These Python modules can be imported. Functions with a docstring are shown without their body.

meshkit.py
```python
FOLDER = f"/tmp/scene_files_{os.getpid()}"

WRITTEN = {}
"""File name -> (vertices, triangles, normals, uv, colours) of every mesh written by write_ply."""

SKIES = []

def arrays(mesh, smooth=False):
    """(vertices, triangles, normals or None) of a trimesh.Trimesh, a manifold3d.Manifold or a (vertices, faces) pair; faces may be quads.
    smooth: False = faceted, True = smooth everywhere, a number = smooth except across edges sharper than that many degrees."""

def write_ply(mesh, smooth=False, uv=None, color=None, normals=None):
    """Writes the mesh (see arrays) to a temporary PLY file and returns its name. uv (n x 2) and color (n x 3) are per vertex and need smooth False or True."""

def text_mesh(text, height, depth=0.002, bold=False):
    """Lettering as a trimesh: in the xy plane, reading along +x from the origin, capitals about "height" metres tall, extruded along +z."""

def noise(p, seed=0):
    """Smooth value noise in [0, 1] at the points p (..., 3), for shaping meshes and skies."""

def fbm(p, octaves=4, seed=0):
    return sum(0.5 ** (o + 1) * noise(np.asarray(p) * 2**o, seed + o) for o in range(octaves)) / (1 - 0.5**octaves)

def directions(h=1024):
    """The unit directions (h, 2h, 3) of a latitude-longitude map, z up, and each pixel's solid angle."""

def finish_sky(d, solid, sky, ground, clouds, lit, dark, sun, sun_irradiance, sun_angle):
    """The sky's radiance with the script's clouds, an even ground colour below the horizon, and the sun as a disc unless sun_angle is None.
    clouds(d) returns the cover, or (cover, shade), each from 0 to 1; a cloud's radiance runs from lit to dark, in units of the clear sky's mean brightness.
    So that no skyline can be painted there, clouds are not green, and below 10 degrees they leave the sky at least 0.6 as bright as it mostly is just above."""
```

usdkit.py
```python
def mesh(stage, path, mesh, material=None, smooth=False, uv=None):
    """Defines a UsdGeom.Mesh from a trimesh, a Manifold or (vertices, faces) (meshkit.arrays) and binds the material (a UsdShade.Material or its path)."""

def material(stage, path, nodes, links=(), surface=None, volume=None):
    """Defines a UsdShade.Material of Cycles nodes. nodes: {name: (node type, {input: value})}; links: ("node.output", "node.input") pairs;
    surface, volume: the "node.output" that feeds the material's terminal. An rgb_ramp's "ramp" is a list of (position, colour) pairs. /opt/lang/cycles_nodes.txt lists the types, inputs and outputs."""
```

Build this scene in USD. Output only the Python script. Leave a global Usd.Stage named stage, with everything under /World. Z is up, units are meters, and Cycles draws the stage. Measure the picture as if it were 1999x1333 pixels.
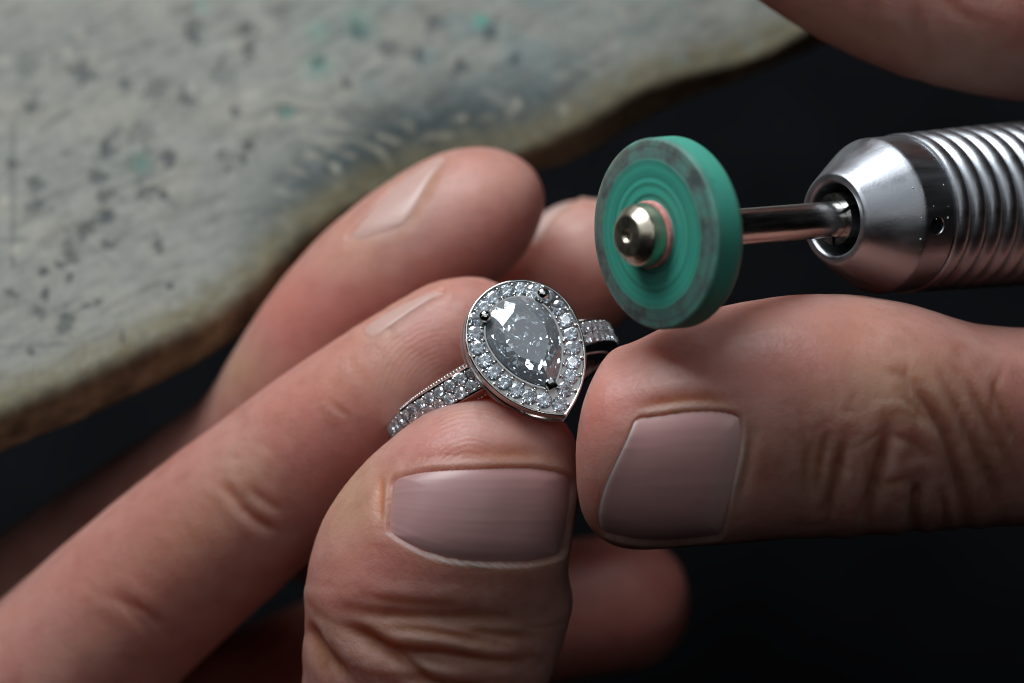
import math, numpy as np, trimesh, usdkit, meshkit, manifold3d
from manifold3d import Manifold, Mesh as MMesh, CrossSection
from scipy.interpolate import CubicSpline, LinearNDInterpolator
from scipy.spatial import cKDTree
from pxr import Usd, UsdGeom, UsdLux, UsdShade, Gf, Sdf, Vt

rng = np.random.default_rng(7)
stage = Usd.Stage.CreateInMemory()
UsdGeom.SetStageUpAxis(stage, 'Z'); UsdGeom.SetStageMetersPerUnit(stage, 1.0)
UsdGeom.Xform.Define(stage, '/World'); UsdGeom.Scope.Define(stage, '/World/Looks')

# ------------------------------------------------------------------ camera
# Measurements were taken off the photograph in millimetres in a frame whose origin is the ring's head:
# x right, y up the picture, d towards the camera.  W() turns such millimetres into the world's metres (z up).
PITCH = math.radians(50.0); DIST = 280.0; MMPX = 0.04
RIGHT = np.array([1.0, 0, 0]); UP = np.array([0, math.sin(PITCH), math.cos(PITCH)]); BACK = np.array([0, -math.cos(PITCH), math.sin(PITCH)])
ORIGIN = np.array([0, 0, 0.15])
RM = np.stack([RIGHT, UP, BACK])
def W(p): return ORIGIN + np.asarray(p, float) @ RM * 1e-3
def at(px, py, d):
    k = MMPX * (DIST - d) / DIST
    return np.stack([(np.asarray(px, float) - 999.5) * k, (666.5 - np.asarray(py, float)) * k, np.zeros_like(np.asarray(px, float)) + d], -1)
def topx(p):
    p = np.asarray(p, float); k = DIST / (DIST - p[..., 2]) / MMPX
    return np.stack([999.5 + p[..., 0] * k, 666.5 - p[..., 1] * k], -1)
cam = UsdGeom.Camera.Define(stage, '/World/camera')
M = np.eye(4); M[:3, :3] = RM; M[3, :3] = W((0, 0, DIST))
cam.AddTransformOp().Set(Gf.Matrix4d(*M.ravel().tolist()))
FOCAL = 36.0 * DIST / (2000 * MMPX)
cam.CreateHorizontalApertureAttr(36.0); cam.CreateVerticalApertureAttr(36.0 * 683 / 1024); cam.CreateFocalLengthAttr(FOCAL)
cam.CreateClippingRangeAttr(Gf.Vec2f(0.01, 20.0))
cam.CreateFStopAttr(20.0); cam.CreateFocusDistanceAttr((DIST - 0.0) * 1e-3)
cam.CreateExposureAttr(-0.32)

# ------------------------------------------------------------------ lamps (an indoor bench: a window, plus an added fill panel, glint panel and sparkle lamps)
def rect_light(name, pos, target, w, h, strength, color):
    L = UsdLux.RectLight.Define(stage, '/World/' + name)
    L.CreateWidthAttr(w); L.CreateHeightAttr(h); L.CreateIntensityAttr(strength); L.CreateColorAttr(Gf.Vec3f(*color))
    a, b = W(pos), W(target); z = (a - b) / np.linalg.norm(a - b)
    x = np.cross([0, 0, 1.0], z); x = x / np.linalg.norm(x) if np.linalg.norm(x) > 1e-3 else RIGHT; y = np.cross(z, x)
    m = np.eye(4); m[:3, :3] = [x, y, z]; m[3, :3] = a
    L.AddTransformOp().Set(Gf.Matrix4d(*m.ravel().tolist()))
rect_light('window_light', (-95, 285, 92), (0, 8, -10), 0.24, 0.19, 13.0, (0.92, 0.97, 1.0))
rect_light('added_fill_light', (-40, 400, 640), (0, 0, 0), 1.15, 0.62, 0.62, (0.88, 0.94, 1.0))  # added broad front fill, unseen, for the stones to send back
rect_light('added_glint_panel', (30, 340, 500), (0, 0, 0), 0.11, 0.11, 3.4, (0.92, 0.96, 1.0))  # added panel, not a real window: gives the halo stones flashes
for k_, (lx, ly, lz) in enumerate([(-330, 200, 420), (330, 260, 360), (-120, 110, 600), (240, 60, 560), (-420, 20, 330), (120, -40, 620)]):
    rect_light('added_sparkle_lamp' + ('' if k_ == 0 else f'_{k_:03d}'), (lx, ly, lz), (0, 0, 0), 0.022, 0.022, 32.0, (1.0, 0.98, 0.95))  # added small unseen lamps that make the diamond facets sparkle

# ------------------------------------------------------------------ materials
def lin(r, g, b):
    return tuple(((c / 255 + 0.055) / 1.055) ** 2.4 if c > 10 else c / 255 / 12.92 for c in (r, g, b))
def mat(name, nodes, links=(), surface=None):
    return usdkit.material(stage, '/World/Looks/' + name, nodes, links, surface)

def skin_material(name, center_list, mmscale=1.0):
    """centre_list: world points round which finger-print ridges run, with radius (m)."""
    n = {'tone': ('attribute', {'attribute': 'tone'}),
         'co': ('texture_coordinate', {}),
         'n1': ('noise_texture', {'scale': 420.0, 'detail': 6.0, 'roughness': 0.72}),
         'n2': ('noise_texture', {'scale': 2600.0, 'detail': 3.0, 'roughness': 0.6}),
         'vor': ('voronoi_texture', {'scale': 2200.0, 'feature': 'distance_to_edge'}),
         'r1': ('rgb_ramp', {'ramp': [(0.25, (0.80, 0.70, 0.66)), (0.5, (1, 1, 1)), (0.75, (1.10, 1.06, 1.02))]}),
         'mul': ('mix', {'mix_type': 'multiply', 'fac': 0.8}),
         'rr': ('map_range', {'from_min': 0.3, 'from_max': 0.7, 'to_min': 0.36, 'to_max': 0.52}),
         'vm': ('map_range', {'from_min': 0.0, 'from_max': 0.18, 'to_min': 0.0, 'to_max': 1.0, 'clamp': True}),
         'b1': ('bump', {'strength': 0.09, 'distance': 0.00012}),
         'b2': ('bump', {'strength': 0.35, 'distance': 0.00010}), 'n3': ('noise_texture', {'scale': 1100.0, 'detail': 5.0, 'roughness': .7}), 'b3': ('bump', {'strength': .28, 'distance': .00022}),
         'p': ('principled_bsdf', {'subsurface_weight': 0.65, 'subsurface_scale': 0.0010, 'subsurface_radius': (1.0, 0.36, 0.2), 'subsurface_method': 'random_walk', 'ior': 1.42, 'specular_ior_level': 0.45})}
    l = [('co.object', 'n1.vector'), ('co.object', 'n2.vector'), ('co.object', 'vor.vector'), ('n1.fac', 'r1.fac'), ('tone.color', 'mul.color1'), ('r1.color', 'mul.color2'),
         ('mul.color', 'p.base_color'), ('n2.fac', 'rr.value'), ('rr.result', 'p.roughness'), ('vor.distance', 'vm.value'), ('vm.result', 'b1.height'),
         ('n2.fac', 'b2.height'), ('b1.normal', 'b2.normal'), ('co.object', 'n3.vector'), ('n3.fac', 'b3.height'), ('b2.normal', 'b3.normal')]
    last = 'b3.normal'
    for k, (c, mc, rad, scale) in enumerate(center_list):
        m, w, s, d, f, b, t = (f'{x}{k}' for x in ('map', 'wav', 'sub', 'len', 'msk', 'bmp', 'mx'))
        n[m] = ('mapping', {'location': tuple(-np.asarray(c)), 'mapping_type': 'point'})
        n[s] = ('mapping', {'location': tuple(-np.asarray(mc)), 'mapping_type': 'point'})
        n[w] = ('wave_texture', {'wave_type': 'rings', 'rings_direction': 'spherical', 'scale': scale, 'distortion': 7.0, 'detail': 2.0, 'detail_scale': 0.25, 'detail_roughness': .6})
        n[d] = ('vector_math', {'math_type': 'length'})
        n[f] = ('map_range', {'from_min': rad, 'from_max': rad * 0.3, 'to_min': 0.0, 'to_max': 0.16, 'clamp': True})
        n[b] = ('bump', {'distance': 0.00010})
        l += [('co.object', m + '.vector'), ('co.object', s + '.vector'), (m + '.vector', w + '.vector'), (s + '.vector', d + '.vector1'), (d + '.value', f + '.value'), (f + '.result', b + '.strength'), (w + '.fac', b + '.height'), (last, b + '.normal')]
        last = b + '.normal'
    l.append((last, 'p.normal'))
    return mat(name, n, l, 'p.BSDF')

nail_mat = mat('nail', {'co': ('texture_coordinate', {}), 'n': ('noise_texture', {'scale': 330.0, 'detail': 3.0}), 'tone': ('attribute', {'attribute': 'tone'}),
    'b': ('bump', {'strength': 0.10, 'distance': 0.0002}),
    'p': ('principled_bsdf', {'roughness': 0.42, 'coat_weight': 0.15, 'coat_roughness': 0.3})},
    [('co.object', 'n.vector'), ('tone.color', 'p.base_color'), ('n.fac', 'b.height'), ('b.normal', 'p.normal')], 'p.BSDF')
gold = mat('white_gold', {'co': ('texture_coordinate', {}), 'n': ('noise_texture', {'scale': 1500.0, 'detail': 3.0}), 'r': ('map_range', {'from_min': .3, 'from_max': .7, 'to_min': .06, 'to_max': .17}),
    'p': ('principled_bsdf', {'metallic': 1.0, 'base_color': (.70, .69, .68)})}, [('co.object', 'n.vector'), ('n.fac', 'r.value'), ('r.result', 'p.roughness')], 'p.BSDF')
satin = mat('satin_gold', {'co': ('texture_coordinate', {}), 'n': ('noise_texture', {'scale': 5000.0, 'detail': 3.0}), 'b': ('bump', {'strength': .4, 'distance': .00005}), 'p': ('principled_bsdf', {'metallic': 1.0, 'base_color': (.62, .61, .60), 'roughness': .38})}, [('co.object', 'n.vector'), ('n.fac', 'b.height'), ('b.normal', 'p.normal')], 'p.BSDF')
diamond = mat('diamond', {'g': ('glass_bsdf', {'color': (.98, .99, 1.0), 'roughness': 0.0, 'IOR': 2.417}), 'd': ('diffuse_bsdf', {'color': (.85, .90, .95)}), 'm': ('mix_closure', {'fac': .14})}, [('g.BSDF', 'm.closure1'), ('d.BSDF', 'm.closure2')], 'm.closure')
big_diamond = mat('large_diamond', {'g': ('glass_bsdf', {'color': (.97, .99, 1.0), 'roughness': 0.0, 'IOR': 2.417}), 'd': ('diffuse_bsdf', {'color': (.86, .92, .98)}), 'm': ('mix_closure', {'fac': .16})}, [('g.BSDF', 'm.closure1'), ('d.BSDF', 'm.closure2')], 'm.closure')
def steel(name, col, r0, r1, aniso=0.0, bump=0.08):
    return mat(name, {'co': ('texture_coordinate', {}), 'mp': ('mapping', {'scale': (1, 1, 0.15)}), 'n': ('noise_texture', {'scale': 900.0, 'detail': 4.0}), 's': ('noise_texture', {'scale': 5000.0, 'detail': 2.0}),
        'r': ('map_range', {'from_min': .3, 'from_max': .7, 'to_min': r0, 'to_max': r1}), 'b': ('bump', {'strength': bump, 'distance': .00005}),
        'p': ('principled_bsdf', {'metallic': 1.0, 'base_color': col})},
        [('co.object', 'mp.vector'), ('mp.vector', 'n.vector'), ('co.object', 's.vector'), ('n.fac', 'r.value'), ('r.result', 'p.roughness'), ('s.fac', 'b.height'), ('b.normal', 'p.normal')], 'p.BSDF')
brushed = steel('brushed_steel', (.38, .395, .425), .31, .44, bump=0.14)
polished = steel('polished_steel', (.62, .61, .60), .12, .25)
shank = steel('worn_shank_steel', (.52, .51, .50), .18, .34, bump=0.16)
brass_steel = steel('yellowed_steel', (.62, .56, .45), .24, .40)

# ------------------------------------------------------------------ prim helpers
used = {}
def numbered(parent, name):
    k = used.get((parent, name), 0); used[(parent, name)] = k + 1
    return name if k == 0 else f'{name}_{k:03d}'
def thing(name, label, cat, base, group=None, rot=None):
    path = '/World/' + numbered('/World', name)
    x = UsdGeom.Xform.Define(stage, path); m = np.eye(4); m[3, :3] = W(base)
    if rot is not None: m[:3, :3] = rot
    x.AddTransformOp().Set(Gf.Matrix4d(*m.ravel().tolist()))
    p = x.GetPrim(); p.SetCustomDataByKey('label', label); p.SetCustomDataByKey('category', cat)
    if group: p.SetCustomDataByKey('group', group)
    return path, np.asarray(base, float)
def part(parent, name, mesh, material, base=None, smooth=40, local=False, tone=None, label=None, kind=None):
    """mesh in the measuring frame's millimetres (or local millimetres)."""
    if hasattr(mesh, 'to_mesh'):
        q = mesh.to_mesh(); mesh = (q.vert_properties[:, :3].astype(float), q.tri_verts)
    if isinstance(mesh, trimesh.Trimesh): mesh = (np.array(mesh.vertices), np.array(mesh.faces))
    v = np.asarray(mesh[0], float)
    v = v * 1e-3 if local else W(v) - W(base)
    path = parent + '/' + numbered(parent, name)
    m = usdkit.mesh(stage, path, (v, mesh[1]), material, smooth=smooth)
    if tone is not None:
        assert smooth is True
        pv = UsdGeom.PrimvarsAPI(m).CreatePrimvar('tone', Sdf.ValueTypeNames.Color3fArray, 'vertex')
        pv.Set(Vt.Vec3fArray.FromNumpy(np.asarray(tone, np.float32)))
    if label: m.GetPrim().SetCustomDataByKey('label', label)
    if kind: m.GetPrim().SetCustomDataByKey('kind', kind)
    return path
def grid_faces(nu, nv, wrap=False):
    i, j = np.meshgrid(np.arange(nu - 1), np.arange(nv if wrap else nv - 1), indexing='ij'); j2 = (j + 1) % nv
    q = np.stack([i * nv + j, i * nv + j2, (i + 1) * nv + j2, (i + 1) * nv + j], -1).reshape(-1, 4)
    return np.vstack([q[:, [0, 1, 2]], q[:, [0, 2, 3]]])
def unit(v): v = np.asarray(v, float); return v / np.linalg.norm(v, axis=-1, keepdims=True)
def poly_dist(q, line):
    """distance of points q (n,2) to a polyline."""
    line = np.asarray(line, float); best = np.full(len(q), 1e9)
    for a, b in zip(line[:-1], line[1:]):
        ab = b - a; t = np.clip(((q - a) @ ab) / max(ab @ ab, 1e-9), 0, 1)
        best = np.minimum(best, np.hypot(*(q - a - t[:, None] * ab).T))
    return best
def smooth_line(pts, n=24):
    pts = np.asarray(pts, float)
    if len(pts) < 3: return pts
    t = np.r_[0, np.cumsum(np.linalg.norm(np.diff(pts, axis=0), axis=1))]
    return CubicSpline(t, pts)(np.linspace(0, t[-1], n))
def inside_poly(q, poly):
    import shapely
    return shapely.contains_xy(shapely.Polygon(poly), q[:, 0], q[:, 1])

# ------------------------------------------------------------------ the dark ground under the bench
def build_floor():
    m = mat('dark_cloth', {'co': ('texture_coordinate', {}), 'n': ('noise_texture', {'scale': 60.0, 'detail': 5.0}), 'r': ('rgb_ramp', {'ramp': [(.3, (.0022, .0026, .0034)), (.7, (.0044, .0051, .0068))]}),
        'b': ('bump', {'strength': .3, 'distance': .001}), 'p': ('principled_bsdf', {'roughness': .9, 'specular_ior_level': .1})},
        [('co.object', 'n.vector'), ('n.fac', 'r.fac'), ('r.color', 'p.base_color'), ('n.fac', 'b.height'), ('b.normal', 'p.normal')], 'p.BSDF')
    g = np.linspace(-1.0, 1.0, 121); X, Y = np.meshgrid(g, g, indexing='ij')
    Z = 0.012 * meshkit.fbm(np.stack([X * 9, Y * 9, 0 * X], -1), 3) - 0.012
    p = usdkit.mesh(stage, '/World/ground', (np.stack([X, Y, Z], -1).reshape(-1, 3), grid_faces(121, 121)), m, smooth=True).GetPrim()
    p.SetCustomDataByKey('kind', 'structure'); p.SetCustomDataByKey('label', 'dark blue-black cloth far below the hands, out of focus'); p.SetCustomDataByKey('category', 'ground')
build_floor()

# ------------------------------------------------------------------ worn bench pin (upper left)
ZW = np.array([0, math.cos(PITCH), math.sin(PITCH)])
PIN0 = at(400, 600, -30.0)
def on_plane(px, py, p0, n):
    a = at(px, py, 0.0); eye = np.array([0, 0, DIST]); r = a - eye
    t = ((p0 - eye) @ n) / (r @ n)
    return eye + r * t[..., None]
def build_pin():
    edge = [(-400, 985), (-150, 850), (0, 778), (100, 738), (200, 695), (300, 648), (400, 596), (470, 545), (530, 485), (600, 424), (680, 366), (760, 318), (850, 278), (950, 255), (1050, 242), (1120, 218), (1200, 172), (1300, 118), (1420, 72), (1560, 15), (1750, -80), (2000, -230)]
    e = np.array(edge, float); t = np.r_[0, np.cumsum(np.linalg.norm(np.diff(e, axis=0), axis=1))]
    fine = CubicSpline(t, e)(np.linspace(0, t[-1], 900))
    E = on_plane(fine[:, 0], fine[:, 1], PIN0, ZW)                          # rim points on the top plane
    ax = RIGHT; ay = np.cross(ZW, ax)                                       # plane axes
    inward = unit(-0.55 * ax + 0.84 * ay)
    tan = unit(np.gradient(E, axis=0)); nin = np.cross(ZW, tan); nin *= np.sign((nin @ inward))[:, None]
    # rounding of the rim: tight at the left, a long worn bevel in the middle
    u = fine[:, 0]
    soft = 1.6 + 6.0 * np.exp(-((u - 900) / 210.0) ** 2) + 9.0 * np.exp(-((u - 1480) / 210) ** 2)
    drop = 0.12 + 2.6 * np.exp(-((u - 900) / 200.0) ** 2) + 2.6 * np.exp(-((u - 1480) / 190.0) ** 2)
    thick = 5.6
    w_in = np.concatenate([np.linspace(0, 9, 70)[1:], 9 + 71 * np.linspace(0, 1, 330)[1:] ** 1.25])
    rows, ww, side = [], [], []
    for w in w_in[::-1]:                                                     # the flat top
        rows.append(E + inward * w); ww.append(np.full(len(u), w)); side.append(np.zeros(len(u)))
    nt = len(rows); a0 = np.arctan(2 * drop / (soft * 1.25)) * .9
    for q in np.linspace(0, 1, 12):
        A = (a0 + (math.pi / 2 - a0) * q)[:, None]; A0 = a0[:, None]
        rows.append(E - nin * (1.5 * (np.sin(A) - np.sin(A0))) - ZW * (1.5 * (np.cos(A0) - np.cos(A)))); ww.append(np.full(len(u), -q)); side.append(np.full(len(u), q))
    o_ = (1.5 * (1 - np.sin(a0)))[:, None]; d_ = (1.5 * np.cos(a0))
    for q in np.linspace(0, 1, 30)[1:]:
        h = d_ + (thick - 1.0 - d_) * q
        rows.append(E - nin * o_ - ZW * h[:, None]); ww.append(-h); side.append(np.ones(len(u)))
    for a in np.linspace(0, math.pi / 2, 8)[1:]:
        rows.append(E - nin * (o_ - 1.0 * (1 - np.cos(a))) - ZW * (thick - 1.0 + np.sin(a))); ww.append(np.full(len(u), -thick)); side.append(np.ones(len(u)))
    for w in w_in[20::10]:
        rows.append(E + inward * w - ZW * thick); ww.append(np.full(len(u), -thick)); side.append(np.ones(len(u)))
    P = np.array(rows); side = np.array(side); nr, nc = P.shape[:2]
    flat = P.reshape(-1, 3); px = topx(flat); s = side.ravel()
    # distance inward of the rim measured square to it
    top = np.arange(nr * nc) < (nt + 12) * nc
    kd = cKDTree(E); dist, idx = kd.query(flat)
    sf, dr = soft[idx], drop[idx]
    k = np.where(np.arange(nr * nc) >= nt * nc, 1.0, np.clip(1 - dist / (sf * 1.25), 0, 1)) ** 2
    below = np.where(top, dr * k * np.where(s > 0, np.clip(1 - np.abs((flat - PIN0) @ ZW) / thick, 0, 1), 1), 0) + np.where(~top, dr * np.clip(1 - (np.abs((flat - PIN0) @ ZW)) / thick, 0, 1), 0)
    f1 = meshkit.fbm(flat / 5.0, 4, 3); f2 = meshkit.fbm(flat / 0.9, 3, 5)
    grain = meshkit.fbm(np.stack([(flat @ unit(np.array([.9, .5, 0])))* .35, (flat @ unit(np.array([-.5, .9, 0]))) * 1.9, flat[:, 2] * .6], -1), 4, 9)
    fade = np.where(top, np.clip(1 - s, 0, 1), 0)
    z = -below + fade * (0.32 * (f1 - 0.5) + 0.08 * (f2 - .5) + 0.14 * (grain - .5))
    edge_near = np.exp(-(dist / 2.2) ** 2)
    z += fade * 0.28 * edge_near * (meshkit.fbm(flat / 1.6, 3, 21) - 0.5)
    # pits, dents and scratches that the photograph shows
    dark = np.zeros(len(flat)); teal = np.zeros(len(flat)); pale = np.zeros(len(flat)); brown = np.zeros(len(flat))
    pits = [(25, 318, 9), (72, 360, 11), (70, 402, 9), (207, 285, 13), (192, 345, 12), (210, 380, 10), (278, 375, 9), (318, 382, 10), (330, 312, 12), (207, 420, 13), (168, 448, 13), (210, 478, 9), (138, 495, 12), (85, 530, 8), (20, 570, 8), (77, 608, 11), (128, 632, 14), (170, 597, 5), (192, 588, 5), (308, 478, 10), (310, 170, 16), (245, 160, 10), (365, 188, 14), (460, 218, 9), (488, 286, 9), (476, 312, 7), (430, 302, 8), (560, 218, 10), (275, 255, 18), (275, 325, 20), (135, 105, 22), (50, 130, 16), (160, 140, 14), (385, 50, 17), (430, 145, 16), (485, 95, 13), (120, 520, 7), (90, 572, 6), (135, 545, 6), (480, 60, 12), (545, 20, 16), (65, 205, 12), (380, 66, 10), (300, 370, 6), (445, 330, 5), (620, 120, 12), (700, 60, 12), (760, 90, 14), (850, 40, 14), (960, 60, 12), (820, 110, 11), (900, 130, 10), (1010, 110, 10), (680, 160, 10), (240, 660, 5), (330, 560, 5), (60, 690, 6)]
    for (x, y, r) in pits:
        a = rng.uniform(0, 3.14); q = px - (x, y)
        qx, qy = q[:, 0] * math.cos(a) + q[:, 1] * math.sin(a), -q[:, 0] * math.sin(a) + q[:, 1] * math.cos(a)
        wob = 1 + 1.3 * (meshkit.noise(np.stack([px[:, 0] / 8, px[:, 1] / 8, 0 * qx + x], -1), 4) - .5)
        g = np.exp(-(np.hypot(qx / (r * .95), qy / (r * 1.35)) * wob) ** 4) * (s < .2)
        strong = rng.uniform(.7, 1.0) if r < 15 else .45
        z -= 0.24 * g; dark = np.maximum(dark, strong * g)
    scr = [([(25, 240), (25, 520)], 4, .8), ([(65, 105), (200, 50), (255, 10)], 5, .6), ([(80, 255), (135, 215)], 5, .7), ([(0, 468), (55, 470)], 4, .6), ([(0, 678), (130, 672)], 4, .5), ([(205, 280), (235, 250)], 6, .7), ([(320, 380), (345, 405)], 5, .6), ([(170, 440), (215, 425)], 5, .7), ([(125, 300), (290, 330)], 4, .35), ([(560, 180), (640, 195), (700, 240)], 4, .5), ([(600, 100), (680, 60), (720, 70)], 5, .5), ([(590, 220), (660, 215)], 5, .5), ([(215, 375), (240, 388)], 5, .6), ([(115, 440), (230, 520)], 4, .3), ([(640, 60), (760, 30)], 5, .5), ([(720, 150), (800, 100)], 5, .5)]
    for line, r, st in scr:
        g = np.exp(-(poly_dist(px, line) / r) ** 2) * (s < .2); z -= 0.08 * g; dark = np.maximum(dark, st * .8 * g)
    for (x, y, r, st) in [(938, 40, 12, 1.6), (560, 220, 12, .7), (395, 10, 12, .6), (275, 315, 18, .5), (620, 130, 26, .5), (700, 40, 30, .4), (620, 60, 20, .5)]:
        teal = np.maximum(teal, st * np.exp(-(np.hypot(*(px - (x, y)).T) / r) ** 2))
    for (x, y, r) in [(130, 100, 14), (460, 85, 16), (488, 185, 15), (372, 172, 9), (8, 392, 10), (30, 488, 12), (8, 120, 9), (155, 65, 10), (1010, 195, 10), (655, 325, 8), (1100, 205, 9)]:
        pale = np.maximum(pale, .8 * np.exp(-(np.hypot(*(px - (x, y)).T) / r) ** 2))
    # colours: grey-blue crust on top, teal-black along the bevel, raw brown side
    c = np.zeros((len(flat), 3)) + np.array([.185, .187, .168])
    warm = np.clip((f1 - .42) * 3.2, 0, 1)[:, None]; c = c * (1 - .35 * warm) + np.array([.27, .245, .20]) * .35 * warm
    blotch = np.clip((meshkit.fbm(flat / 2.1, 4, 31) - .5) * 4, -1, 1)[:, None]; c *= 1 + .10 * blotch
    c *= 1 - .30 * np.clip((grain - .47) * 4, 0, 1)[:, None]
    bev = np.exp(-((px[:, 0] - 830) / 350.0) ** 6) * np.clip(1.5 - dist / 6.5, 0, 1)
    bev *= np.clip(.80 + 2.2 * (meshkit.fbm(np.stack([(flat @ unit(np.array([.85, -.5, 0]))) / 3.2, (flat @ unit(np.array([.5, .85, 0]))) / 1.1, flat[:, 2] / 3], -1), 4, 17) - .4), 0, 1)
    bt = (np.clip((px[:, 0] - 560) / 250, 0, 1) * np.clip((meshkit.fbm(flat / 2.6, 4, 77) - .46) * 5, 0, 1))[:, None] * (s < .2)[:, None]
    c = c * (1 - .45 * bt) + np.array([.11, .16, .16]) * .45 * bt
    c = c * (1 - .93 * bev[:, None]) + np.array([.026, .040, .043]) * .93 * bev[:, None]
    st_ = np.zeros(len(flat))
    for line, r in [([(590, 262), (640, 275), (700, 272), (760, 300)], 7), ([(640, 240), (720, 255), (790, 262)], 5), ([(600, 300), (660, 318)], 8), ([(620, 285), (690, 300)], 5), ([(770, 225), (800, 232)], 9), ([(830, 245), (930, 232)], 5), ([(880, 215), (1000, 205)], 5), ([(570, 330), (620, 350)], 6)]:
        st_ = np.maximum(st_, np.exp(-(poly_dist(px, smooth_line(line)) / r) ** 2) * np.clip((f2 - .3) * 3, 0, 1) * (s < .2))
    c = c + (np.array([.24, .225, .18]) - c) * (.75 * st_)[:, None]
    rim = np.exp(-(dist / 1.9) ** 2) * np.clip(.65 + 2 * (meshkit.fbm(flat / 1.0, 3, 41) - .35), 0, 1); rim = rim[:, None]
    c = c * (1 - .85 * rim) + np.array([.125, .108, .06]) * .85 * rim
    sd = s[:, None]; c = c * (1 - sd) + np.array([.15, .12, .072]) * (1 + .5 * blotch) * sd
    c = c * (1 - .85 * dark[:, None]) + np.array([.035, .045, .05]) * .85 * dark[:, None]
    c = c * (1 - .6 * np.clip(teal, 0, 1.5)[:, None]) + np.array([.03, .22, .17]) * .6 * np.clip(teal, 0, 1.5)[:, None]
    c = c * (1 - pale[:, None] * .5) + np.array([.40, .375, .31]) * .5 * pale[:, None]
    N = np.where(top[:, None], ZW, 0) + np.where((~top)[:, None], 0, 0)
    wallp = (s > .5) & (s <= 1.0)
    nn = np.repeat(nin[None], nr, 0).reshape(-1, 3)
    flat = flat + N * z[:, None] - np.where(top[:, None], 0, ZW * (below * 1.0)[:, None]) + nn * (np.where(s <= 1, np.clip(s * 1.5 - .3, 0, 1), 0) * (.35 * (f1 - .5) + .25 * (f2 - .5)))[:, None]
    m = mat('worn_pin', {'tone': ('attribute', {'attribute': 'tone'}), 'co': ('texture_coordinate', {}), 'mp': ('mapping', {'scale': (1, .28, 1), 'rotation': (0, 0, .5)}),
        'n': ('noise_texture', {'scale': 2300.0, 'detail': 5.0, 'roughness': .65}), 'n2': ('noise_texture', {'scale': 600.0, 'detail': 4.0}),
        'r': ('rgb_ramp', {'ramp': [(.3, (.84, .85, .86)), (.5, (1, 1, 1)), (.7, (1.12, 1.10, 1.06))]}), 'mu': ('mix', {'mix_type': 'multiply', 'fac': 1.0}),
        'ro': ('map_range', {'from_min': .3, 'from_max': .7, 'to_min': .52, 'to_max': .75}),
        'b': ('bump', {'strength': .25, 'distance': .0003}), 'p': ('principled_bsdf', {'specular_ior_level': .22})},
        [('co.object', 'mp.vector'), ('mp.vector', 'n.vector'), ('co.object', 'n2.vector'), ('n.fac', 'r.fac'), ('tone.color', 'mu.color1'), ('r.color', 'mu.color2'), ('mu.color', 'p.base_color'), ('n2.fac', 'ro.value'), ('ro.result', 'p.roughness'), ('n.fac', 'b.height'), ('b.normal', 'p.normal')], 'p.BSDF')
    path, base = thing('bench_pin', 'worn grey jeweller bench pin with pitted top and brown edge, behind the fingers', 'bench pin', PIN0 - ZW * thick)
    f = grid_faces(nr, nc)
    tri = flat[f[:8]]; nrm = np.cross(tri[0, 1] - tri[0, 0], tri[0, 2] - tri[0, 0])
    if nrm @ ZW < 0: f = f[:, ::-1]
    part(path, 'worn_top', (flat, f), m, base, smooth=True, tone=c)
build_pin()

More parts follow.
